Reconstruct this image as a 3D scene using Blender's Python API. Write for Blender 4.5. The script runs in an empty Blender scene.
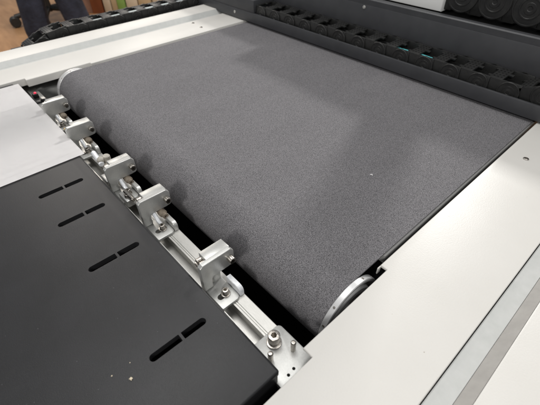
import bpy, bmesh, math, random
from mathutils import Vector, Matrix
from mathutils.geometry import tessellate_polygon
random.seed(7)
PI = math.pi
S = 0.42                      # one design unit (camera height above the covers) in metres
sc = bpy.context.scene
col = sc.collection

# ------------------------------------------------------------------ camera
cd = bpy.data.cameras.new('camera'); cam = bpy.data.objects.new('camera', cd); col.objects.link(cam)
r_ = Vector((0.67343724, 0.73918059, -0.00971306)); u_ = Vector((-0.49056185, 0.45668296, 0.74215211))
f_ = Vector((-0.55302022, 0.49502801, -0.67016111))
M = Matrix((r_, u_, -f_)).transposed().to_4x4(); M.translation = Vector((0, 0, S))
cam.matrix_world = M
cd.sensor_width = 36; cd.lens = 374.08 / 540 * 36; cd.clip_start = 0.01; cd.clip_end = 100
cd.dof.use_dof = True; cd.dof.focus_distance = 0.62; cd.dof.aperture_fstop = 8.0
sc.camera = cam
# ------------------------------------------------------------------ world, exposure
w = bpy.data.worlds.new('World'); sc.world = w; w.use_nodes = True
w.node_tree.nodes['Background'].inputs[0].default_value = (0.96, 0.975, 1.0, 1)
w.node_tree.nodes['Background'].inputs[1].default_value = 0.31
sc.view_settings.view_transform = 'Standard'; sc.view_settings.look = 'None'
sc.view_settings.exposure = 0.0; sc.view_settings.gamma = 1
# ------------------------------------------------------------------ ceiling lights of the workshop
def lamp(name, loc, size, power, colr=(1, 0.97, 0.92), size_y=None, aim=None):
    ld = bpy.data.lights.new(name, 'AREA'); ld.energy = power; ld.color = colr
    ld.shape = 'RECTANGLE'; ld.size = size * S; ld.size_y = (size_y or size) * S
    o = bpy.data.objects.new(name, ld); col.objects.link(o); o.location = Vector(loc) * S
    if aim is not None:
        o.rotation_euler = (Vector(aim) - Vector(loc)).to_track_quat('-Z', 'Y').to_euler()
    return o
lamp('ceiling_light', (-3.55, 8.7, 5.2), .50, 84, (1, .98, .95), aim=(-1, 1, 0))     # far side: throws the gantry's shadow on the belt
lamp('ceiling_light', (3.0, -6.0, 5.2), 1.0, 54, (1, .98, .95), aim=(-.6, .8, 0))    # behind the camera: bracket shadows on the roller
lamp('ceiling_light', (-9.6, 1.5, 5.2), 1.6, 30, (1, .93, .85))
lamp('ceiling_light', (-2.6, 1.0, 6.4), 3.0, 29, (1, .99, .97))
lamp('ceiling_light', (1.6, 2.6, 6.4), 2.6, 16, (1, .99, .97))
lamp('ceiling_light', (-12.0, 5.5, 4.2), 2.0, 40, (1, .93, .84))

# ------------------------------------------------------------------ materials
def mat(name, base, rough=0.5, metal=0.0, noise=None, bump=None, spec=0.5, coat=0.0, emit=None, extra=None):
    m = bpy.data.materials.new(name); m.use_nodes = True
    nt = m.node_tree; b = nt.nodes['Principled BSDF']
    b.inputs['Base Color'].default_value = (*base, 1)
    b.inputs['Roughness'].default_value = rough; b.inputs['Metallic'].default_value = metal
    b.inputs['Specular IOR Level'].default_value = spec
    b.inputs['Coat Weight'].default_value = coat
    tc = nt.nodes.new('ShaderNodeTexCoord')
    if noise:                      # (scale, dark colour, light colour, detail, lo, hi, stretch)
        sc_, c0, c1, det, lo, hi = noise[:6]
        n = nt.nodes.new('ShaderNodeTexNoise'); n.inputs['Scale'].default_value = sc_; n.inputs['Detail'].default_value = det
        n.inputs['Roughness'].default_value = 0.6
        mp = nt.nodes.new('ShaderNodeMapping'); mp.inputs['Scale'].default_value = noise[6] if len(noise) > 6 else (1, 1, 1)
        mp.inputs['Rotation'].default_value = (.45, .62, .31)
        nt.links.new(tc.outputs['Object'], mp.inputs[0]); nt.links.new(mp.outputs[0], n.inputs['Vector'])
        cr = nt.nodes.new('ShaderNodeValToRGB')
        cr.color_ramp.elements[0].position = lo; cr.color_ramp.elements[0].color = (*c0, 1)
        cr.color_ramp.elements[1].position = hi; cr.color_ramp.elements[1].color = (*c1, 1)
        nt.links.new(n.outputs['Fac'], cr.inputs[0]); nt.links.new(cr.outputs[0], b.inputs['Base Color'])
    if bump:                       # (scale, strength, distance)
        n2 = nt.nodes.new('ShaderNodeTexNoise'); n2.inputs['Scale'].default_value = bump[0]; n2.inputs['Detail'].default_value = 2
        mp2 = nt.nodes.new('ShaderNodeMapping'); mp2.inputs['Scale'].default_value = bump[3] if len(bump) > 3 else (1, 1, 1)
        mp2.inputs['Rotation'].default_value = (.38, .71, .27)
        nt.links.new(tc.outputs['Object'], mp2.inputs[0]); nt.links.new(mp2.outputs[0], n2.inputs['Vector'])
        bp = nt.nodes.new('ShaderNodeBump'); bp.inputs['Strength'].default_value = bump[1]; bp.inputs['Distance'].default_value = bump[2]
        nt.links.new(n2.outputs['Fac'], bp.inputs['Height']); nt.links.new(bp.outputs[0], b.inputs['Normal'])
    if emit:
        b.inputs['Emission Color'].default_value = (*emit[0], 1); b.inputs['Emission Strength'].default_value = emit[1]
    return m

def specks(m, scale, thresh, colr, fac=1.0):
    """sparse little dirt marks or glitter mixed over the base colour"""
    nt = m.node_tree; b = nt.nodes['Principled BSDF']
    tc = nt.nodes.new('ShaderNodeTexCoord'); v = nt.nodes.new('ShaderNodeTexVoronoi'); v.inputs['Scale'].default_value = scale
    nt.links.new(tc.outputs['Object'], v.inputs['Vector'])
    mt = nt.nodes.new('ShaderNodeMath'); mt.operation = 'LESS_THAN'; mt.inputs[1].default_value = thresh
    nt.links.new(v.outputs['Distance'], mt.inputs[0])
    sp = nt.nodes.new('ShaderNodeSeparateColor'); nt.links.new(v.outputs['Color'], sp.inputs[0])
    m2 = nt.nodes.new('ShaderNodeMath'); m2.operation = 'GREATER_THAN'; m2.inputs[1].default_value = 1 - fac
    nt.links.new(sp.outputs[0], m2.inputs[0])
    m3 = nt.nodes.new('ShaderNodeMath'); m3.operation = 'MULTIPLY'
    nt.links.new(mt.outputs[0], m3.inputs[0]); nt.links.new(m2.outputs[0], m3.inputs[1])
    mx = nt.nodes.new('ShaderNodeMix'); mx.data_type = 'RGBA'
    src = b.inputs['Base Color']
    if src.is_linked: nt.links.new(src.links[0].from_socket, mx.inputs[6])
    else: mx.inputs[6].default_value = src.default_value
    mx.inputs[7].default_value = (*colr, 1)
    nt.links.new(m3.outputs[0], mx.inputs[0]); nt.links.new(mx.outputs[2], b.inputs['Base Color'])
    return m

white = mat('white_paint', (.66, .65, .62), .40, noise=(9, (.64, .624, .588), (.67, .654, .62), 3, .3, .7), bump=(520, .30, .0005), spec=.4)
specks(white, 75, .055, (.40, .36, .31), .10)
lit_white = mat('lit_white_paint', (.85, .85, .83), .4, noise=(9, (.83, .83, .81), (.87, .87, .85), 3, .3, .7))  # gantry cover's white, brightened in the colour so it looks lit
greyp = mat('grey_green_paint', (.50, .52, .50), .36, noise=(60, (.475, .485, .468), (.525, .53, .515), 4, .3, .7), bump=(700, .22, .0005))
specks(greyp, 45, .05, (.2, .18, .16), .12)
warmgrey = mat('warm_grey', (.40, .385, .36), .42, noise=(60, (.36, .345, .325), (.42, .405, .38), 4, .3, .7), bump=(700, .2, .0005))
specks(warmgrey, 45, .06, (.14, .12, .11), .18)
beltm = mat('felt_belt', (.13, .125, .13), .92, noise=(980, (.037, .036, .039), (.268, .260, .270), 2, .34, .66), bump=(1200, .35, .0004), spec=.25)
# worn tracks and faint stains: broad uneven tone over the felt
nt = beltm.node_tree; b_ = nt.nodes['Principled BSDF']; tc_ = nt.nodes.new('ShaderNodeTexCoord')
n_ = nt.nodes.new('ShaderNodeTexNoise'); n_.inputs['Scale'].default_value = 7; n_.inputs['Detail'].default_value = 5
mp_ = nt.nodes.new('ShaderNodeMapping'); mp_.inputs['Scale'].default_value = (2.2, .7, 1)
nt.links.new(tc_.outputs['Object'], mp_.inputs[0]); nt.links.new(mp_.outputs[0], n_.inputs['Vector'])
r1 = nt.nodes.new('ShaderNodeMapRange'); r1.inputs[1].default_value = .3; r1.inputs[2].default_value = .7; r1.inputs[3].default_value = .95; r1.inputs[4].default_value = 1.04
nt.links.new(n_.outputs['Fac'], r1.inputs[0])
mx_ = nt.nodes.new('ShaderNodeVectorMath'); mx_.operation = 'SCALE'
nt.links.new(b_.inputs['Base Color'].links[0].from_socket, mx_.inputs[0]); nt.links.new(r1.outputs[0], mx_.inputs['Scale'])
nt.links.new(mx_.outputs[0], b_.inputs['Base Color'])
black = mat('black_powder_coat', (.022, .022, .024), .35, noise=(14, (.020, .020, .021), (.026, .026, .028), 4, .3, .7), bump=(1500, .5, .0003), spec=.32)
specks(black, 300, .10, (.16, .16, .17), .02)
dark = mat('dark_grey_paint', (.045, .046, .050), .45, noise=(20, (.040, .041, .045), (.052, .053, .057), 3, .3, .7), bump=(1100, .2, .0003))
void = mat('matte_black_inside', (.006, .006, .006), .9, spec=.1)  # near-black; also paints the shade inside the chain openings
plast = mat('black_plastic', (.02, .02, .02), .42, noise=(70, (.010, .010, .010), (.021, .021, .020), 4, .3, .7), bump=(600, .25, .0004))
alu = mat('brushed_aluminium', (.60, .59, .56), .38, .7, noise=(120, (.54, .53, .50), (.66, .65, .62), 4, .3, .7, (1, 12, 12)), bump=(260, .12, .0003, (1, 14, 14)))
anod = mat('matte_anodised_aluminium', (.50, .49, .45), .36, .6, noise=(500, (.50, .50, .482), (.57, .57, .55), 3, .3, .7), bump=(1400, .15, .0002))
steel = mat('worn_steel', (.5, .47, .43), .27, 1.0, noise=(350, (.36, .33, .30), (.62, .59, .54), 4, .35, .7), bump=(900, .25, .0003))
flange = mat('turned_aluminium', (.72, .72, .72), .42, .55, noise=(90, (.70, .70, .70), (.80, .80, .80), 3, .3, .7))
paper = mat('white_paper', (.80, .81, .83), .7, noise=(3, (.88, .865, .86), (.89, .875, .87), 2, .3, .7), spec=.3)
brownr = mat('brown_nylon', (.20, .165, .125), .5, noise=(200, (.16, .13, .10), (.25, .21, .16), 3, .3, .7))
clear = mat('milky_nylon', (.72, .74, .76), .22, noise=(150, (.62, .64, .67), (.82, .83, .84), 2, .3, .7), coat=.4)
beige = mat('beige_rubber', (.40, .37, .32), .5, noise=(200, (.30, .28, .24), (.48, .45, .40), 3, .3, .7))
teal = mat('teal_cable', (.12, .55, .58), .4)
tubem = mat('grey_hose', (.45, .50, .50), .35)
redm = mat('red_lamp', (.7, .02, .05), .3, emit=((1, .02, .08), .8))
yellow = mat('yellow_tag', (.75, .5, .15), .5)
woodf = mat('wood_floor', (.50, .33, .20), .45, noise=(2.2, (.36, .19, .085), (.52, .29, .14), 5, .3, .7, (1, 6, 1)))
denim = mat('navy_denim', (.018, .022, .040), .85, noise=(12, (.010, .013, .024), (.030, .037, .062), 4, .3, .7), bump=(40, .6, .01))
shirt = mat('grey_cotton', (.25, .26, .28), .85)
skin = mat('skin', (.55, .35, .26), .5)
hairm = mat('dark_hair', (.02, .015, .012), .6)
orange = mat('orange_shoe', (.65, .14, .03), .5)
redwood = mat('red_brown_wood', (.24, .075, .03), .4, noise=(5, (.17, .05, .02), (.30, .10, .04), 5, .3, .7, (1, 1, .15)))
palewood = mat('pinkish_brown_panel', (.33, .19, .13), .5, noise=(8, (.28, .16, .11), (.38, .22, .16), 4, .3, .7))
cream = mat('cream_card', (.62, .54, .40), .6, noise=(8, (.55, .47, .34), (.68, .60, .46), 3, .3, .7))
tan = mat('tan_card', (.50, .38, .22), .6, noise=(8, (.42, .32, .18), (.56, .44, .27), 3, .3, .7))
greenm = mat('green_card', (.20, .36, .08), .5, noise=(8, (.17, .31, .06), (.24, .42, .11), 3, .3, .7))
greyc = mat('grey_plastic', (.35, .35, .34), .5)

# ------------------------------------------------------------------ mesh builder (design units)
ORG = {}
class MB:
    def __init__(s): s.bm = bmesh.new()
    def _merge(s, b, mtx=None):
        if mtx is not None: bmesh.ops.transform(b, matrix=mtx, verts=b.verts)
        bmesh.ops.recalc_face_normals(b, faces=b.faces)
        me = bpy.data.meshes.new('t'); b.to_mesh(me); b.free(); s.bm.from_mesh(me); bpy.data.meshes.remove(me)
        return s
    def box(s, x0, x1, y0, y1, z0, z1, bev=0.0, seg=2, mtx=None):
        b = bmesh.new(); bmesh.ops.create_cube(b, size=1)
        bmesh.ops.scale(b, vec=(x1 - x0, y1 - y0, z1 - z0), verts=b.verts)
        bmesh.ops.translate(b, vec=((x0 + x1) / 2, (y0 + y1) / 2, (z0 + z1) / 2), verts=b.verts)
        if bev: bmesh.ops.bevel(b, geom=b.edges[:], offset=bev, segments=seg, profile=.5, affect='EDGES')
        return s._merge(b, mtx)
    def lathe(s, p0, p1, prof, seg=32, mtx=None):
        """prof: (distance along p0->p1, radius) pairs"""
        p0 = Vector(p0); d = (Vector(p1) - p0).normalized(); q = d.to_track_quat('Z', 'Y').to_matrix()
        b = bmesh.new(); rings = []
        for h, r in prof:
            rings.append([b.verts.new(p0 + q @ Vector((r * math.cos(2 * PI * i / seg), r * math.sin(2 * PI * i / seg), h))) for i in range(seg)] if r > 1e-6 else [b.verts.new(p0 + q @ Vector((0, 0, h)))])
        for a, c in zip(rings, rings[1:]):
            for i in range(seg):
                j = (i + 1) % seg
                if len(a) == 1 and len(c) == 1: continue
                if len(a) == 1: b.faces.new((a[0], c[i], c[j]))
                elif len(c) == 1: b.faces.new((a[i], c[0], a[j]))
                else: b.faces.new((a[i], c[i], c[j], a[j]))
        return s._merge(b, mtx)
    def cyl(s, p0, p1, r, bev=0.0, seg=28, mtx=None):
        L = (Vector(p1) - Vector(p0)).length
        return s.lathe(p0, p1, [(0, 0), (0, r - bev), (bev, r), (L - bev, r), (L, r - bev), (L, 0)] if bev else [(0, 0), (0, r), (L, r), (L, 0)], seg, mtx)
    def plate(s, outer, holes, z0, z1, bev=0.0, mtx=None):
        """flat plate of a 2D outline with holes between z0 and z1"""
        loops = [outer] + list(holes)
        v3 = [[Vector((x, y, 0)) for x, y in L] for L in loops]
        tris = tessellate_polygon(v3); flat = [p for L in loops for p in L]
        b = bmesh.new()
        top = [b.verts.new((x, y, z1)) for x, y in flat]; bot = [b.verts.new((x, y, z0)) for x, y in flat]
        for t in tris:
            try:
                b.faces.new([top[i] for i in t]); b.faces.new([bot[i] for i in reversed(t)])
            except ValueError: pass
        k = 0; rim = []
        for li, L in enumerate(loops):
            n = len(L)
            for i in range(n):
                a, c = k + i, k + (i + 1) % n
                b.faces.new((top[a], top[c], bot[c], bot[a]))
                if li == 0: rim.append((top[a], top[c]))
            k += n
        bmesh.ops.recalc_face_normals(b, faces=b.faces)
        if bev:
            es = [b.edges.get(e) for e in rim]
            bmesh.ops.bevel(b, geom=[e for e in es if e], offset=bev, segments=3, profile=.5, affect='EDGES')
        return s._merge(b, mtx)
    def tube(s, pts, r, seg=12):
        pts = [Vector(p) for p in pts]; b = bmesh.new(); rings = []
        for i, p in enumerate(pts):
            d = (pts[min(i + 1, len(pts) - 1)] - pts[max(i - 1, 0)]).normalized(); q = d.to_track_quat('Z', 'Y').to_matrix()
            rings.append([b.verts.new(p + q @ Vector((r * math.cos(2 * PI * k / seg), r * math.sin(2 * PI * k / seg), 0))) for k in range(seg)])
        for a, c in zip(rings, rings[1:]):
            for i in range(seg):
                j = (i + 1) % seg; b.faces.new((a[i], c[i], c[j], a[j]))
        b.faces.new(rings[0]); b.faces.new(list(reversed(rings[-1])))
        return s._merge(b)
    def build(s, name, m, parent=None, origin=None):
        me = bpy.data.meshes.new(name)
        if parent is not None: org = ORG[parent.name]
        else:
            if origin is None:
                xs = [v.co for v in s.bm.verts]
                origin = Vector(((min(v.x for v in xs) + max(v.x for v in xs)) / 2, (min(v.y for v in xs) + max(v.y for v in xs)) / 2, min(v.z for v in xs)))
            org = Vector(origin)
        bmesh.ops.translate(s.bm, vec=-org, verts=s.bm.verts); bmesh.ops.scale(s.bm, vec=(S, S, S), verts=s.bm.verts)
        for f in s.bm.faces: f.smooth = True
        s.bm.to_mesh(me); s.bm.free()
        me.set_sharp_from_angle(angle=math.radians(32))
        me.materials.append(m)
        o = bpy.data.objects.new(name, me); col.objects.link(o)
        if parent is not None: o.parent = parent
        else: o.location = org * S
        ORG[o.name] = org
        return o

def rr(x0, x1, y0, y1, r, n=6):
    """rounded rectangle outline; r a number or four (x1y0, x1y1, x0y1, x0y0)"""
    rs = r if isinstance(r, (tuple, list)) else (r,) * 4
    out = []
    for (cx, cy, a0, q) in ((x1, y0, -90, rs[0]), (x1, y1, 0, rs[1]), (x0, y1, 90, rs[2]), (x0, y0, 180, rs[3])):
        if q <= 0: out.append((cx, cy)); continue
        ox = cx - q if cx == x1 else cx + q; oy = cy - q if cy == y1 else cy + q
        for i in range(n + 1):
            a = math.radians(a0 + 90 * i / n); out.append((ox + q * math.cos(a), oy + q * math.sin(a)))
    return out
def circ(cx, cy, r, n=24, ph=0): return [(cx + r * math.cos(2 * PI * i / n + ph), cy + r * math.sin(2 * PI * i / n + ph)) for i in range(n)]

def tag(o, label, cat, group=None, kind=None):
    if label: o['label'] = label
    if cat: o['category'] = cat
    if group: o['group'] = group
    if kind: o['kind'] = kind
    return o
def thing(name, loc, label, cat, group=None):
    o = bpy.data.objects.new(name, None); col.objects.link(o); o.location = Vector(loc) * S; o.empty_display_size = .02
    ORG[o.name] = Vector(loc)
    return tag(o, label, cat, group)
def copy_tree(o, parent=None):
    kids = list(o.children)
    c = o.copy(); col.objects.link(c)
    if parent is not None: c.parent = parent
    for k in kids: copy_tree(k, c)
    return c
# axis frame: local (x,y,z) -> plate drawn in YZ and extruded along X, or in XZ and extruded along Y
YZ = Matrix(((0, 0, 1, 0), (1, 0, 0, 0), (0, 1, 0, 0), (0, 0, 0, 1)))      # (a,b,c) -> (c,a,b)
XZ = Matrix(((1, 0, 0, 0), (0, 0, -1, 0), (0, 1, 0, 0), (0, 0, 0, 1)))     # (a,b,c) -> (a,-c,b)

def cap_screw(name, p, d, r, h, m, parent, socket=True):
    """socket head cap screw: knurled cylinder head with a hex recess, head top at p + d*h"""
    p = Vector(p); d = Vector(d).normalized()
    mt = Matrix.Translation(p) @ d.to_track_quat('Z', 'Y').to_matrix().to_4x4()
    b = MB(); b.plate(circ(0, 0, r, 30), [circ(0, 0, r * .52, 6)], h * .1, h, r * .13, mtx=mt)
    b.cyl((0, 0, 0), (0, 0, h * .11), r * .995, 0, 30, mtx=mt)
    return b.build(name, m, parent)
def flat_screw(name, p, d, r, m, parent):
    p = Vector(p); d = Vector(d).normalized(); mt = Matrix.Translation(p) @ d.to_track_quat('Z', 'Y').to_matrix().to_4x4()
    b = MB(); b.lathe((0, 0, 0), (0, 0, 1), [(0, r), (r * .25, r * .92), (r * .42, r * .6), (r * .42, r * .42), (r * .1, r * .34), (r * .1, 0)], 24, mtx=mt)
    return b.build(name, m, parent)

# ================================================================== SETTING
tag(MB().box(-32, 20, -14, 26, -2.16, -2.10).build('floor', woodf), None, None, kind='structure')

# ================================================================== MACHINE CASE
case = thing('machine_base', (-1.5, .8, -2.1), 'dark inner body of the flatbed machine under the belt and covers', 'machine')
b = MB()
b.box(-3.02, -.02, -1.2, 3.2, -2.08, -.62)
b.build('inner_body', void, case)
MB().box(-3.02, -2.99, -1.2, 3.2, -.62, -.056).build('inner_wall', void, case)
MB().box(-.05, -.02, -1.2, 3.2, -.62, -.056).build('inner_wall', void, case)
MB().box(-2.96, -2.83, .34, 3.1, -.20, -.115, .006).box(-2.99, -2.955, .34, 3.1, -.10, -.075).build('side_beam', greyp, case)
MB().box(-2.725, -.3600, .86, 3.1, -.06, -.022, .003).build('bed_plate', greyc, case)

# right cover: folded sheet with a notch beside the roller
def cover(name, outline, m, label, screws, th=.045):
    t = thing(name, (sum(p[0] for p in outline) / len(outline), .8, -.05), label, 'cover panel')
    b = MB(); b.plate(outline, [], -th, 0, .0045); b.build('top_panel', m, t)
    for x, y in screws:
        flat_screw('screw', (x, y, -.0005), (0, 0, 1), .013, steel, t)
    return t
rc = cover('side_cover', [(-.281, -1.3), (-.018, -1.3), (-.018, 2.9), (-.342, 2.9), (-.342, .800), (-.316, .800), (-.316, .399), (-.281, .399)], white,
      'wide cream white sheet metal cover right of the belt, notched beside the roller', [(-.253, 1.785)], .0095)
MB().box(-.3415, -.3375, .782, .7985, -.030, -.0015, .001).build('folded_tab', white, rc)
lc = cover('side_cover', [(-3.022, -1.3), (-2.775, -1.3), (-2.775, .385), (-2.738, .385), (-2.738, .800), (-2.716, .800), (-2.716, 2.9), (-3.022, 2.9)], white,
      'white sheet metal cover left of the belt, beyond the roller end', [(-2.968, 1.80), (-2.825, 1.785)])
# outer rails of the frame (step, bevel, flat)
def outer(name, s, x0, label):
    t = thing(name, (x0 + s * .3, .8, -2.1), label, 'machine frame')
    ys = (-1.3, 2.9)
    def strip(pts, nm, m):
        o = [(x0 + s * x, z) for x, z in pts]
        return MB().plate(o, [], -ys[1], -ys[0], .0, mtx=XZ).build(nm, m, t)
    strip([(.0028, -.012), (.056, -.012), (.0565, -.05), (.0028, -.05)], 'step', greyp)
    strip([(.057, -.012), (.088, .020), (.088, -.05), (.057, -.05)], 'bevel', warmgrey if s > 0 else greyp)  # right bevel is a darker, warmer grey than the left
    wd = .30 if s < 0 else .62
    strip([(.089, .020), (.093, .0215), (wd - .008, .0215), (wd, .014), (wd, -.40), (.089, -.40)], 'rim', white)
    strip([(.02, -.41), (wd - .02, -.41), (wd - .02, -2.05), (.02, -2.05)], 'outer_panel', white)
    return t
outer('outer_frame', 1, -.018, 'pale machine edge at lower right with a grey slanted strip beside the right cover')
outer('outer_frame', -1, -3.022, 'pale machine edge at upper left, in front of the open cable chain')

# ================================================================== BELT AND ROLLER
yc, zc, R = .672, -.150, .142           # roller axis
bx0, bx1 = -2.692, -.365
b = MB(); prof = []
for i in range(25):
    a = PI / 2 + PI * i / 24; prof.append((yc + R * math.cos(a), zc + R * math.sin(a)))
ro = [(3.1, zc + R)] + prof + [(3.1, zc - R)]
ri = [(3.1, zc + R - .006)] + [(yc + (R - .006) * math.cos(PI / 2 + PI * i / 24), zc + (R - .006) * math.sin(PI / 2 + PI * i / 24)) for i in range(25)] + [(3.1, zc - R + .006)]
b.plate(ro + ri[::-1], [], bx0, bx1, 0, mtx=YZ)
tag(b.build('conveyor_belt', beltm), 'wide speckled dark grey felt belt running under the gantry', 'conveyor belt')

tag(MB().tube([(-.668, 1.186, -.0065), (-.662, 1.190, -.0045), (-.657, 1.187, -.0065)], .0018, 8).build('lint', paper), 'tiny white speck of lint lying on the grey belt', 'lint')
rol = thing('belt_roller', (-1.53, yc, zc - R), 'round belt roller with silver flange rings at both ends', 'roller')
MB().cyl((bx0 + .004, yc, zc), (bx1 - .004, yc, zc), R - .0075, 0, 64).build('drum', void, rol)
def flng(x, d, lab):
    R1 = R + .001
    o = MB().lathe((x, yc, zc), (x + d, yc, zc), [(0, R - .03), (0, R1 - .002), (.002, R1), (.0195, R1), (.022, R1 - .003), (.022, R1 - .012), (.018, R1 - .016), (.010, R1 - .020), (.010, R1 - .032), (.018, R1 - .036), (.021, R1 - .040), (.021, R1 - .060), (.017, R1 - .066), (.016, .05), (.008, .045), (.008, .022), (.03, .02), (.03, 0)], 96).build('flange', flange, rol)
    o['label'] = lab
    for a in range(0, 360, 30):
        aa = math.radians(a + 9); n = Vector((0, math.cos(aa), math.sin(aa)))
        q = Vector((x + d * .011, yc, zc)) + n * (R1 - .0002)
        MB().lathe(q, q + n, [(0, .0046), (.0010, .0044), (.0010, .0030), (.0003, .0028), (.0003, 0)], 16).build('set_screw', steel, o)
flng(bx1 + .0005, 1, 'silver flange ring with small screws beside the right cover')
flng(bx0 - .0005, -1, 'pale rim at the far left end of the roller')
MB().lathe((bx0 - .02, yc, zc), (bx0 - 1, yc, zc), [(0, R - .01), (0, R + .003), (.016, R + .003), (.016, R - .03)], 96).build('end_ring', flange, rol)
MB().cyl((bx0 - .12, yc, zc), (bx0 - .03, yc, zc), .03).build('axle', steel, rol)
MB().cyl((bx1 + .03, yc, zc), (bx1 + .2, yc, zc), .03).build('axle', steel, rol)

# ================================================================== BLACK TABLE
tb = thing('feed_table', (-1.5, -.4, -.6), 'black powder coated feed table with paired narrow slots', 'table')
slots = []
for sx in (-.574, -.986, -1.270, -1.489, -1.86, -2.2, -2.5):
    ym = .168
    slots += [rr(sx - .0125, sx + .0125, .066, ym - .004, (.0125, .002, .002, .0125)), rr(sx - .0125, sx + .0125, ym + .004, .250, (.002, .0125, .0125, .002))]
b = MB(); b.plate(rr(-2.74, -.314, -1.3, .308, .006, 3), slots, -.022, 0, .007)
b.build('top_plate', black, tb)
MB().box(-.322, -.3155, -1.29, .302, -.30, -.0225).box(-2.738, -2.73, -1.29, .302, -.30, -.0225).box(-2.73, -.322, .292, .300, -.30, -.0225).build('skirt', black, tb)
MB().box(-2.72, -.33, -1.28, .28, -.30, -.12).build('underside', void, tb)
# crumbs on the table
for i, (x, y, r) in enumerate([(-.562, .005, .0048), (-.604, -.029, .0018), (-.604, .023, .0013)]):
    b = MB(); q = bmesh.new(); bmesh.ops.create_icosphere(q, subdivisions=2, radius=r)
    for v in q.verts: v.co *= random.uniform(.6, 1.3); v.co.z *= .6
    bmesh.ops.translate(q, vec=(x, y, r * .45), verts=q.verts); b._merge(q)
    tag(b.build('crumb', cream), ['largest pale crumb lying on the black table near the front', 'tiny pale crumb left of the largest one on the black table', 'tiny pale crumb just beyond the largest one on the black table'][i], 'crumb', 'pale crumbs on the black table')

b = MB(); q = bmesh.new()
nx, ny = 24, 10; vs = []
for i in range(nx + 1):
    for j in range(ny + 1):
        x = -2.700 + (2.700 - 1.665) * i / nx; y = -.032 + .362 * j / ny
        z = .0032 + .002 * (abs(i / nx - .5) * 2) ** 3
        vs.append(q.verts.new((x, y, z)))
for i in range(nx):
    for j in range(ny):
        a = i * (ny + 1) + j; q.faces.new((vs[a], vs[a + ny + 1], vs[a + ny + 2], vs[a + 1]))
bmesh.ops.solidify(q, geom=q.faces[:], thickness=.002); b._merge(q)
tag(b.build('paper_sheet', paper), 'white paper sheet lying flat on the far corner of the black table', 'paper')

# ================================================================== RAIL AND BRACKETS
zr = -.085
rl = thing('mounting_rail', (-1.6, .37, -.2), 'long grooved aluminium rail between the black table and the belt', 'rail')
prof = [(.302, zr), (.335, zr), (.335, zr - .012), (.331, zr - .012), (.331, zr - .05), (.376, zr - .05), (.376, zr - .012), (.372, zr - .012), (.372, zr),
        (.3775, zr), (.378, zr - .003), (.380, zr - .003), (.3805, zr), (.385, zr), (.3855, zr - .003), (.3875, zr - .003), (.388, zr), (.424, zr), (.426, zr - .002), (.426, zr - .11), (.302, zr - .11)]
MB().plate(prof[::-1], [], -2.80, -.36, 0, mtx=YZ).build('extrusion', alu, rl)
# end plate with its bolt and pins
ep = thing('end_plate', (-.36, .36, zr), 'small rounded steel end plate with a big bolt and two pins', 'plate')
b = MB(); b.plate(rr(-.443, -.296, .298, .428, (.0, .004, .014, .004)), [circ(-.309, .338, .0048, 16), circ(-.312, .362, .0048, 16)], zr + .0005, zr + .018, .0015)
b.build('plate', anod, ep)
MB().box(-.3205, -.29, .33, .36, zr - .01, zr - .002).build('hole_bottom', void, ep)
b = MB().lathe((-.408, .374, zr + .0185), (-.408, .374, 1), [(0, .020), (.001, .0235), (.006, .0235), (.007, .020), (.007, 0)], 32)
wsh = b.build('washer', steel, ep)
cap_screw('bolt', (-.408, .374, zr + .0258), (0, 0, 1), .0185, .036, steel, ep)
for (x, y) in ((-.353, .400), (-.374, .329)):
    MB().lathe((x, y, zr + .0185), (x, y, 1), [(0, .0082), (.042, .0082), (.045, .006), (.0452, .0045), (.0425, .0045), (.0425, 0)], 24).build('pin', steel, ep)

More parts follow.
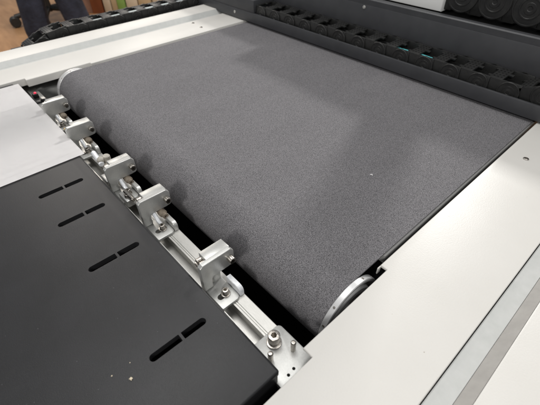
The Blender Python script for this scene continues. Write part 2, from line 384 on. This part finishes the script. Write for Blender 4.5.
def bracket(X, label, mode):
    """C shaped holder standing on the rail, face at x = X"""
    t = thing('sensor_bracket', (X, .37, zr), label, 'bracket', 'aluminium brackets along the roller')
    zt = .055
    pr = [(.326, zr + .011), (.362, zr + .011), (.362, -.046)]
    for i in range(7):
        a = math.radians(180 - 90 * i / 6); pr.append((.380 + .018 * math.cos(a), -.040 + .018 * math.sin(a)))
    pr += [(.438, -.022)]
    for i in range(6):
        a = math.radians(-90 + 90 * i / 5); pr.append((.446 + .013 * math.cos(a), -.009 + .013 * math.sin(a)))
    pr += [(.459, .040), (.447, zt), (.336, zt), (.326, zt - .008)]
    MB().plate(pr, [], X - .017, X, .0028, mtx=YZ).build('side_plate', anod, t)
    bl = MB().box(X - .064, X - .0172, .362, .455, .004, .0485, .0022).build('block', anod, t)
    for dx in (.031, .050):
        cap_screw('screw', (X - dx, .362, .030), (0, -1, .0), .0085, .020, steel, t)
    MB().box(X - .062, X - .022, .338, .360, -.004, .018, .003).build('lock_tab', steel, t)
    cap_screw('clamp_bolt', (X + .0005, .439, .016), (1, 0, 0), .0132, .021, steel, t)
    # foot with slot
    MB().plate(rr(X - .017, X + .094, .331, .406, (.004, .016, .004, .002)), [rr(X + .040, X + .062, .343, .392, .0109)], zr + .0008, zr + .0105, .0016).build('foot', anod, t)
    MB().plate(circ(X + .051, .375, .0165, 24), [circ(X + .051, .375, .008, 16)], zr + .0108, zr + .0135, .0006).build('washer', steel, t)
    cap_screw('foot_bolt', (X + .051, .375, zr + .0137), (0, 0, 1), .0115, .020, steel, t)
    # pale upright clip behind the foot
    g = rr(X + .012, X + .088, zr + .001, zr + .040, (.002, .020, .006, .002))
    MB().plate(g, [], -.4245, -.4075, .003, mtx=XZ).build('clip', clear if mode == 'plain' else anod, t)
    if mode == 'plain':
        MB().box(X - .052, X - .012, .372, .404, zr + .002, -.018, .004).build('stop_block', anod, t)
    else:
        MB().lathe((X - .060, .408, -.040), (X + 1, .408, -.040), [(0, 0), (0, .015), (.05, .015), (.052, .0165), (.072, .0165), (.076, .012), (.092, .012), (.093, .006), (.085, .005), (.085, 0)], 28).build('roller_pin', brownr, t)
        MB().tube([(X - .01, .378, -.030), (X + .008, .376, -.036), (X + .024, .376, -.052), (X + .038, .380, -.066)], .0085).build('hose', clear, t)
    return t
bracket(-.700, 'nearest silver bracket, beside the lone plain rail stretch before the end plate', 'plain')
bracket(-1.113, 'silver bracket second nearest the camera, a brown pin under its arm', 'pin')
bracket(-1.408, 'middle silver bracket of the five, just beyond the close neighbour', 'pin')
b2 = bracket(-1.850, 'silver bracket by the corner of the white paper, fourth from the camera', 'pin')
b1 = bracket(-2.198, 'farthest silver bracket, next to the small red lamp', 'pin')

# cluster of round fittings between the third and fourth bracket
ft = thing('air_fitting', (-1.56, .39, zr), 'cluster of round beige air fittings on the rail between two brackets', 'fitting')
b = MB()
b.cyl((-1.66, .385, -.058), (-1.52, .385, -.058), .022, .004).cyl((-1.60, .40, -.05), (-1.60, .40, -.005), .018, .004)
b.build('elbow', beige, ft)
for (x, y, z, r) in ((-1.545, .405, -.028, .024), (-1.515, .372, -.040, .019), (-1.475, .392, -.045, .021), (-1.60, .372, -.02, .018)):
    q = bmesh.new(); bmesh.ops.create_uvsphere(q, u_segments=20, v_segments=12, radius=r); bmesh.ops.translate(q, vec=(x, y, z), verts=q.verts)
    MB()._merge(q).build('knob', beige, ft)
MB().cyl((-1.70, .375, -.03), (-1.58, .365, -.03), .013, .003).build('connector', clear, ft)
MB().box(-1.53, -1.46, .33, .356, zr + .001, -.045, .004).build('base_block', anod, ft)
# a small fitting by each of the two far brackets
for X, lab in ((-1.96, 'small pale fitting with a yellow tag between the two farthest brackets'), (-1.31, 'small silver connector screwed to the rail beside the middle bracket')):
    t = thing('rail_connector', (X, .37, zr), lab, 'connector')
    MB().box(X - .05, X + .03, .335, .375, zr + .001, -.05, .004).build('body', anod, t)
    MB().cyl((X - .03, .36, -.04), (X + .05, .36, -.04), .010, .002).build('barrel', steel, t)
    cap_screw('screw', (X, .352, -.0495), (0, 0, 1), .010, .014, steel, t)
    if X < -1.9: MB().box(X - .05, X - .015, .348, .368, -.030, -.018, .003).build('tag', yellow, t)
# sensor with red lamp
sn = thing('light_sensor', (-2.55, .38, zr), 'small black sensor with a glowing red lamp near the far bracket', 'sensor')
MB().box(-2.63, -2.50, .352, .395, zr + .001, -.055, .004).box(-2.60, -2.56, .36, .39, -.055, -.03, .003).build('body', plast, sn)
MB().lathe((-2.577, .378, -.030), (-2.577, .378, 1), [(0, .0075), (.004, .0075), (.007, .005), (.008, 0)], 16).build('lamp', redm, sn)
cap_screw('screw', (-2.43, .37, zr + .02), (0, 0, 1), .012, .02, steel, sn)
MB().box(-2.50, -2.30, .35, .39, zr + .001, zr + .02, .003).build('holder', anod, sn)
MB().tube([(-2.50, .385, -.05), (-2.44, .40, -.03), (-2.38, .40, -.04), (-2.31, .385, -.065)], .008).build('cable', plast, sn)

# ================================================================== GANTRY
gy = 2.150
ga = thing('gantry', (-1.5, 2.4, 0), 'dark grey gantry beam crossing over the belt, holding the chain trays', 'gantry')
MB().box(-5.2, .9, gy, gy + .018, .008, .0845, .003).build('front_bar', dark, ga)
MB().box(-5.2, .9, gy + .0185, 2.379, .010, .030).build('tray_floor', dark, ga)
MB().box(-5.2, -2.577, gy + .004, 2.379, .0855, .180, .003).build('end_box', dark, ga)
MB().box(-5.2, .9, 2.380, 2.42, .010, .279, .002).build('back_wall', dark, ga)
o = MB().plate([(2.384, .2795), (2.425, .2795), (2.425, .318), (2.392, .318), (2.384, .312)], [], -5.2, .9, .0025, mtx=YZ).build('top_strip', dark, ga)
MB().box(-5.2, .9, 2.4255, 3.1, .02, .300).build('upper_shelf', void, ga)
MB().box(-1.149, .9, 2.68, 3.1, .3005, .77, .01).build('beam_body', dark, ga)  # out of view; height shaped to throw the shadow edge across the belt
MB().box(-5.2, -2.32, 2.50, 2.775, .3005, .50, .008).build('left_shadow_caster', dark, ga)  # unseen box added to carry the gantry's shadow strip to the left
flat_screw('screw', (-2.83, gy - .0005, .052), (0, -1, 0), .012, alu, ga)
flat_screw('screw', (-1.655, 2.3795, .262), (0, -1, 0), .012, alu, ga)
wp = thing('carriage_cover', (-1.6, 2.48, .318), 'plain white box shaped cover standing on top of the dark gantry', 'panel')
MB().plate([(-1.72, .312), (-1.152, .312), (-1.152, 1.95), (-1.32, 1.95), (-1.32, .67), (-1.72, .67)], [], -2.75, -2.472, .004, mtx=XZ).build('housing', lit_white, wp)  # tall upper section is added, out of view, to cast the wedge shadow
MB().box(-2.30, -1.723, 2.475, 2.75, .312, .66, .006).build('side_shadow_caster', dark, wp)  # unseen box added to widen the shadow band on the belt

# ---- cable chains -------------------------------------------------
def link_parts(parent, p, h, wd, x, y0, zb, tilt=0, cable=None):
    """one chain link, centre of its disc at (x, y0, zb+h/2), pitch p along X, depth wd along +Y"""
    org = Matrix.Translation((x, 0, zb + h / 2)) @ Matrix.Rotation(-tilt, 4, 'Y') @ Matrix.Translation((-x, 0, -(zb + h / 2)))
    b = MB(); r = h * .49
    for yy, d in ((y0, 1), (y0 + wd, -1)):
        s = .010 * d
        ya, yb = sorted((yy + s * .35, yy + s * 1.6))
        b.box(x - p * .655, x + p * .335, ya, yb, zb + h * .04, zb + h * .96, .0015, mtx=org)
        b.lathe((x, yy + s * 1.3 - d * .0035, zb + h / 2), (x, yy - d, zb + h / 2), [(0, r), (.011, r), (.0130, r * .97), (.0130, r * .90), (.0105, r * .885), (.0105, r * .62), (.0125, r * .60), (.0125, r * .53), (.0105, r * .51), (.0105, r * .34), (.0125, r * .32), (.0125, r * .16), (.010, r * .12), (.010, 0)], 40, mtx=org)
    c = b; z1 = zb + h * .97
    xa, xb = x - p * .72, x - p * .30
    c.box(xa, xb, y0 + .006, y0 + wd - .006, z1 - .012, z1, .0025, mtx=org)
    c.box(xa, xb, y0 + .006, y0 + wd - .006, zb + .002, zb + .010, .002, mtx=org)
    c.box(xb - .004, xb + p * .15, y0 + wd * .48, y0 + wd * .60, z1 - .009, z1 + .001, .002, mtx=org)
    c.box(xa - p * .10, xa + .004, y0 + wd * .16, y0 + wd * .26, z1 - .009, z1 - .001, .002, mtx=org)
    c.box(xa - p * .10, xa + .004, y0 + wd * .74, y0 + wd * .84, z1 - .009, z1 - .001, .002, mtx=org)
    lk = b.build('link', plast, parent)
    hl = MB()
    for i in range(3):
        for j in range(5):
            cx = xa + (xb - xa) * (.22 + .28 * i); cy = y0 + wd * (.18 + .16 * j)
            hl.box(cx - .0042, cx + .0042, cy - .0042, cy + .0042, z1 - .002, z1 + .0005, mtx=org)
    hl.build('hole_row', void, lk)
    return lk
p = .165
c1 = thing('cable_chain', (-1.5, 2.27, .03), 'long black plastic cable chain lying in the gantry tray above the belt', 'cable chain')
lnk = None
proto_x = -2.515
base = link_parts(c1, p, .118, .185, proto_x, gy + .026, .0305)
for k in range(1, 13):
    n = copy_tree(base, c1); n.location = base.location + Vector((k * p * S, 0, 0))
# last links curl upward at the right end
x, z, a = proto_x + 12 * p, .0305, 0
for k in range(5):
    a += math.radians(24); x += p * math.cos(a - math.radians(12)); z += p * math.sin(a - math.radians(12))
    link_parts(c1, p, .118, .185, x, gy + .026, z, tilt=a)
MB().tube([(-2.6, gy + .075, .075), (-2, gy + .085, .055), (-1.45, gy + .085, .055), (-1.38, gy + .085, .085), (-1.28, gy + .082, .112), (-1.1, gy + .080, .116), (-.95, gy + .080, .112), (-.86, gy + .09, .062), (-.6, gy + .10, .055), (-.45, gy + .10, .075)], .017).build('hose', teal, c1)
MB().tube([(-2.6, gy + .148, .082), (-1.6, gy + .150, .080), (-.45, gy + .148, .082)], .034).build('cable', void, c1)  # thick near-black tube, puts shade into the chain openings
MB().box(-2.57, -.5, gy + .045, gy + .192, .042, .050).build('shade_liner', void, c1)  # near-black sheet in place of the shade at the chain's bottom

c2 = thing('cable_chain', (-.2, 2.58, .318), 'large black cable chain on the top shelf of the gantry, upper right corner', 'cable chain')
base2 = link_parts(c2, .188, .185, .16, -1.055, 2.50, .3195)
for k in range(1, 9):
    n = copy_tree(base2, c2); n.location = base2.location + Vector((k * .188 * S, 0, 0))

# left chain runs along Y on the far rim
c3 = thing('cable_chain', (-3.47, 1.5, -.06), 'black cable chain with open windows along the far left rim', 'cable chain')
hl, wl, pl = .105, .17, .160
def place(lk, x, y, z, tilt):
    """lk was built at design position (0,0,0) along X: turn it to run along Y"""
    lk.matrix_basis = Matrix.Translation((Vector((x, y, z)) - ORG[c3.name]) * S) @ Matrix.Rotation(PI / 2, 4, 'Z') @ Matrix.Rotation(tilt, 4, 'Y') @ Matrix.Translation(ORG[c3.name] * S)
l0 = link_parts(c3, pl, hl, wl, 0, -wl / 2, -hl / 2)
zch = .018
place(l0, -3.475, 1.02, zch, 0)
for k in range(1, 12):
    n = copy_tree(l0, c3); place(n, -3.475, 1.02 + k * pl, zch, 0)
y, z, a = 1.02, zch, 0
for k in range(4):
    a += math.radians([8, 15, 20, 26][k]); y -= pl * math.cos(a - .15); z -= pl * math.sin(a - .15)
    n = copy_tree(l0, c3); place(n, -3.475, y, z, -a)
MB().tube([(-3.44, 3.0, .038), (-3.45, 1.6, .040), (-3.44, 1.1, .038), (-3.45, .9, .02), (-3.45, .75, -.05)], .024).tube([(-3.51, 3.0, .015), (-3.50, 1.6, .012), (-3.51, 1.1, .015), (-3.50, .9, .0), (-3.50, .75, -.06)], .018).build('hose', tubem, c3)
MB().box(-3.60, -3.33, .5, 3.2, -.13, -.055, .003).build('guide_tray', dark, c3)

# ================================================================== BACKGROUND
FZ = -2.1
# person: one skinned body; trousers, shirt, shoes and hair as children
def skinned(name, pts, edges, rad, m, parent, root=0, sub=2):
    me = bpy.data.meshes.new(name); me.from_pydata([(Vector(q) - ORG[parent.name]) * S if parent else Vector(q) * S for q in pts], edges, [])
    o = bpy.data.objects.new(name, me); col.objects.link(o); o.parent = parent
    sk = o.modifiers.new('s', 'SKIN'); sk.use_smooth_shade = True
    for i, v in enumerate(me.skin_vertices[0].data):
        rr_ = rad[i]; v.radius = (rr_[0] * S, rr_[1] * S) if isinstance(rr_, tuple) else (rr_ * S, rr_ * S); v.use_root = (i == root)
    ss = o.modifiers.new('d', 'SUBSURF'); ss.levels = sub; ss.render_levels = sub
    me.materials.append(m); ORG[o.name] = ORG[parent.name]
    return o
fl, fr = Vector((-10.22, 2.08, FZ)), Vector((-9.75, 2.98, FZ))
hp = (fl + fr) / 2 + Vector((0, 0, 2.1)); side = (fr - fl).normalized(); fwd = Vector((side.y, -side.x, 0))
pe = thing('person', (hp.x, hp.y, FZ), 'person in dark navy jeans standing behind the machine, only the legs in view', 'person')
bp_ = [hp, hp + Vector((0, 0, .45)), hp + Vector((0, 0, .95)), hp + Vector((0, 0, 1.30)), hp + Vector((0, 0, 1.50)), hp + Vector((0, 0, 1.72)), hp + Vector((0, 0, 1.95))]
rad = [.30, .26, .32, .26, .13, .20, .17]
ed = [(i, i + 1) for i in range(6)]
for sg, ft_ in ((-1, fl), (1, fr)):
    i = len(bp_); hj = hp + side * .2 * sg + Vector((0, 0, -.12)); kn = hj.lerp(ft_ + Vector((0, 0, .2)), .5) + fwd * .05
    bp_ += [hj, kn, ft_ + Vector((0, 0, .2)), ft_ + Vector((0, 0, .08)) + fwd * .25]; rad += [.2, .14, .09, .07]
    ed += [(0, i), (i, i + 1), (i + 1, i + 2), (i + 2, i + 3)]
    i = len(bp_); sh = hp + Vector((0, 0, 1.25)) + side * .42 * sg
    bp_ += [sh, sh + side * .12 * sg + Vector((0, 0, -.7)), sh + side * .10 * sg + Vector((0, 0, -1.25)) + fwd * .2, sh + side * .10 * sg + Vector((0, 0, -1.45)) + fwd * .25]
    rad += [.13, .095, .065, .06]; ed += [(3, i), (i, i + 1), (i + 1, i + 2), (i + 2, i + 3)]
body = skinned('body', bp_, ed, rad, skin, pe)
jp = [hp + Vector((0, 0, .12)), hp + Vector((0, 0, -.05))]; jr = [(.36, .30), (.37, .31)]; je = [(0, 1)]
for sg, ft_ in ((-1, fl), (1, fr)):
    hj = hp + side * .24 * sg + Vector((0, 0, -.32)); i = len(jp)
    kn = hj.lerp(ft_ + Vector((0, 0, .2)), .5) + fwd * .05
    jp += [hj, hj.lerp(kn, .6), kn, kn.lerp(ft_, .45), ft_ + Vector((0, 0, .03))]; jr += [.32, .31, .30, .29, .31]
    je += [(1, i), (i, i + 1), (i + 1, i + 2), (i + 2, i + 3), (i + 3, i + 4)]
skinned('jeans', jp, je, jr, denim, pe, root=0)
skinned('shirt', [hp + Vector((0, 0, .05)), hp + Vector((0, 0, .5)), hp + Vector((0, 0, 1.0)), hp + Vector((0, 0, 1.32))] + [hp + Vector((0, 0, 1.22)) + side * .46 * s_ for s_ in (-1, 1)] + [hp + Vector((0, 0, .75)) + side * .55 * s_ for s_ in (-1, 1)],
        [(0, 1), (1, 2), (2, 3), (2, 4), (2, 5), (4, 6), (5, 7)], [.38, .33, .38, .20, .18, .18, .16, .16], shirt, pe)
skinned('hair', [hp + Vector((0, 0, 1.90)) - fwd * .03, hp + Vector((0, 0, 2.05)) - fwd * .02], [(0, 1)], [.21, .17], hairm, pe)
for ft_ in (fl, fr):
    skinned('shoe', [ft_ - fwd * .12 + Vector((0, 0, .10)), ft_ + fwd * .15 + Vector((0, 0, .10)), ft_ + fwd * .42 + Vector((0, 0, .07))], [(0, 1), (1, 2)], [.12, .13, .09], orange, pe, sub=2)

# office chair behind the person: star base with castors
cx, cy = -12.02, 2.94
ch = thing('office_chair', (cx, cy, FZ), 'dark office chair on castors standing behind the person in jeans', 'chair')
MB().cyl((cx, cy, FZ + .25), (cx, cy, FZ + 1.0), .08).build('column', plast, ch)
MB().box(cx - .55, cx + .55, cy - .55, cy + .55, FZ + 1.0, FZ + 1.18, .08, 3).build('seat', plast, ch)
MB().box(cx - .65, cx - .5, cy - .5, cy + .5, FZ + 1.35, FZ + 2.5, .07, 3).box(cx - .6, cx - .54, cy - .08, cy + .08, FZ + 1.1, FZ + 1.4).build('backrest', plast, ch)
for k in range(5):
    a = 2 * PI * k / 5 - math.radians(26); dx, dy = math.cos(a), math.sin(a)
    MB().tube([(cx, cy, FZ + .33), (cx + dx * .45, cy + dy * .45, FZ + .30), (cx + dx * .85, cy + dy * .85, FZ + .24)], .06).build('leg', plast, ch)
    wx, wy = cx + dx * .88, cy + dy * .88
    MB().cyl((wx - dy * .10, wy + dx * .10, FZ + .13), (wx - dy * .02, wy + dx * .02, FZ + .13), .125, .02).cyl((wx + dy * .02, wy - dx * .02, FZ + .13), (wx + dy * .10, wy - dx * .10, FZ + .13), .125, .02).build('castor', plast, ch)

# wooden cabinet and the boxes beside it (view axis runs towards -x +y)
def turned(x, y, a): return Matrix.Translation((x, y, FZ)) @ Matrix.Rotation(a, 4, 'Z')
mt = turned(-11.9, 4.1, math.radians(48))
cb = thing('wooden_cabinet', (-11.9, 4.1, FZ), 'red brown wooden cabinet standing behind the cable chain', 'cabinet')
MB().box(-.60, -.09, 0, .8, .0, 3.0, .02, mtx=mt).build('door_panel', palewood, cb)
MB().box(-.085, .24, -.04, .8, .0, 3.02, .02, mtx=mt).build('side_panel', redwood, cb)
MB().box(-.45, -.30, -.04, -.001, 1.05, 1.12, .01, mtx=mt).build('handle', greyc, cb)
spec = [(.28, .48, cream, 'cream board standing upright right of the wooden cabinet'), (.50, .66, tan, 'tan board between two cream boards behind the cable chain'),
        (.68, .90, greenm, 'narrow green board standing among the tan ones'), (.93, 1.25, cream, 'cream board just right of the green one'),
        (1.28, 1.62, tan, 'tan board, second to the right of the green one'), (1.65, 2.15, cream, 'wide cream board, third to the right of the green one'), (2.18, 3.4, tan, 'rightmost tan board, partly hidden by the gantry')]
for i, (xa, xb, m_, lab) in enumerate(spec):
    dy = random.uniform(-.08, .08)
    b = MB().box(xa, xb, dy, dy + .5, .0, 2.8 + random.uniform(-.3, .3), .015, mtx=mt)
    tag(b.build('upright_board', m_), lab, 'board', 'boards stacked upright beside the cabinet')
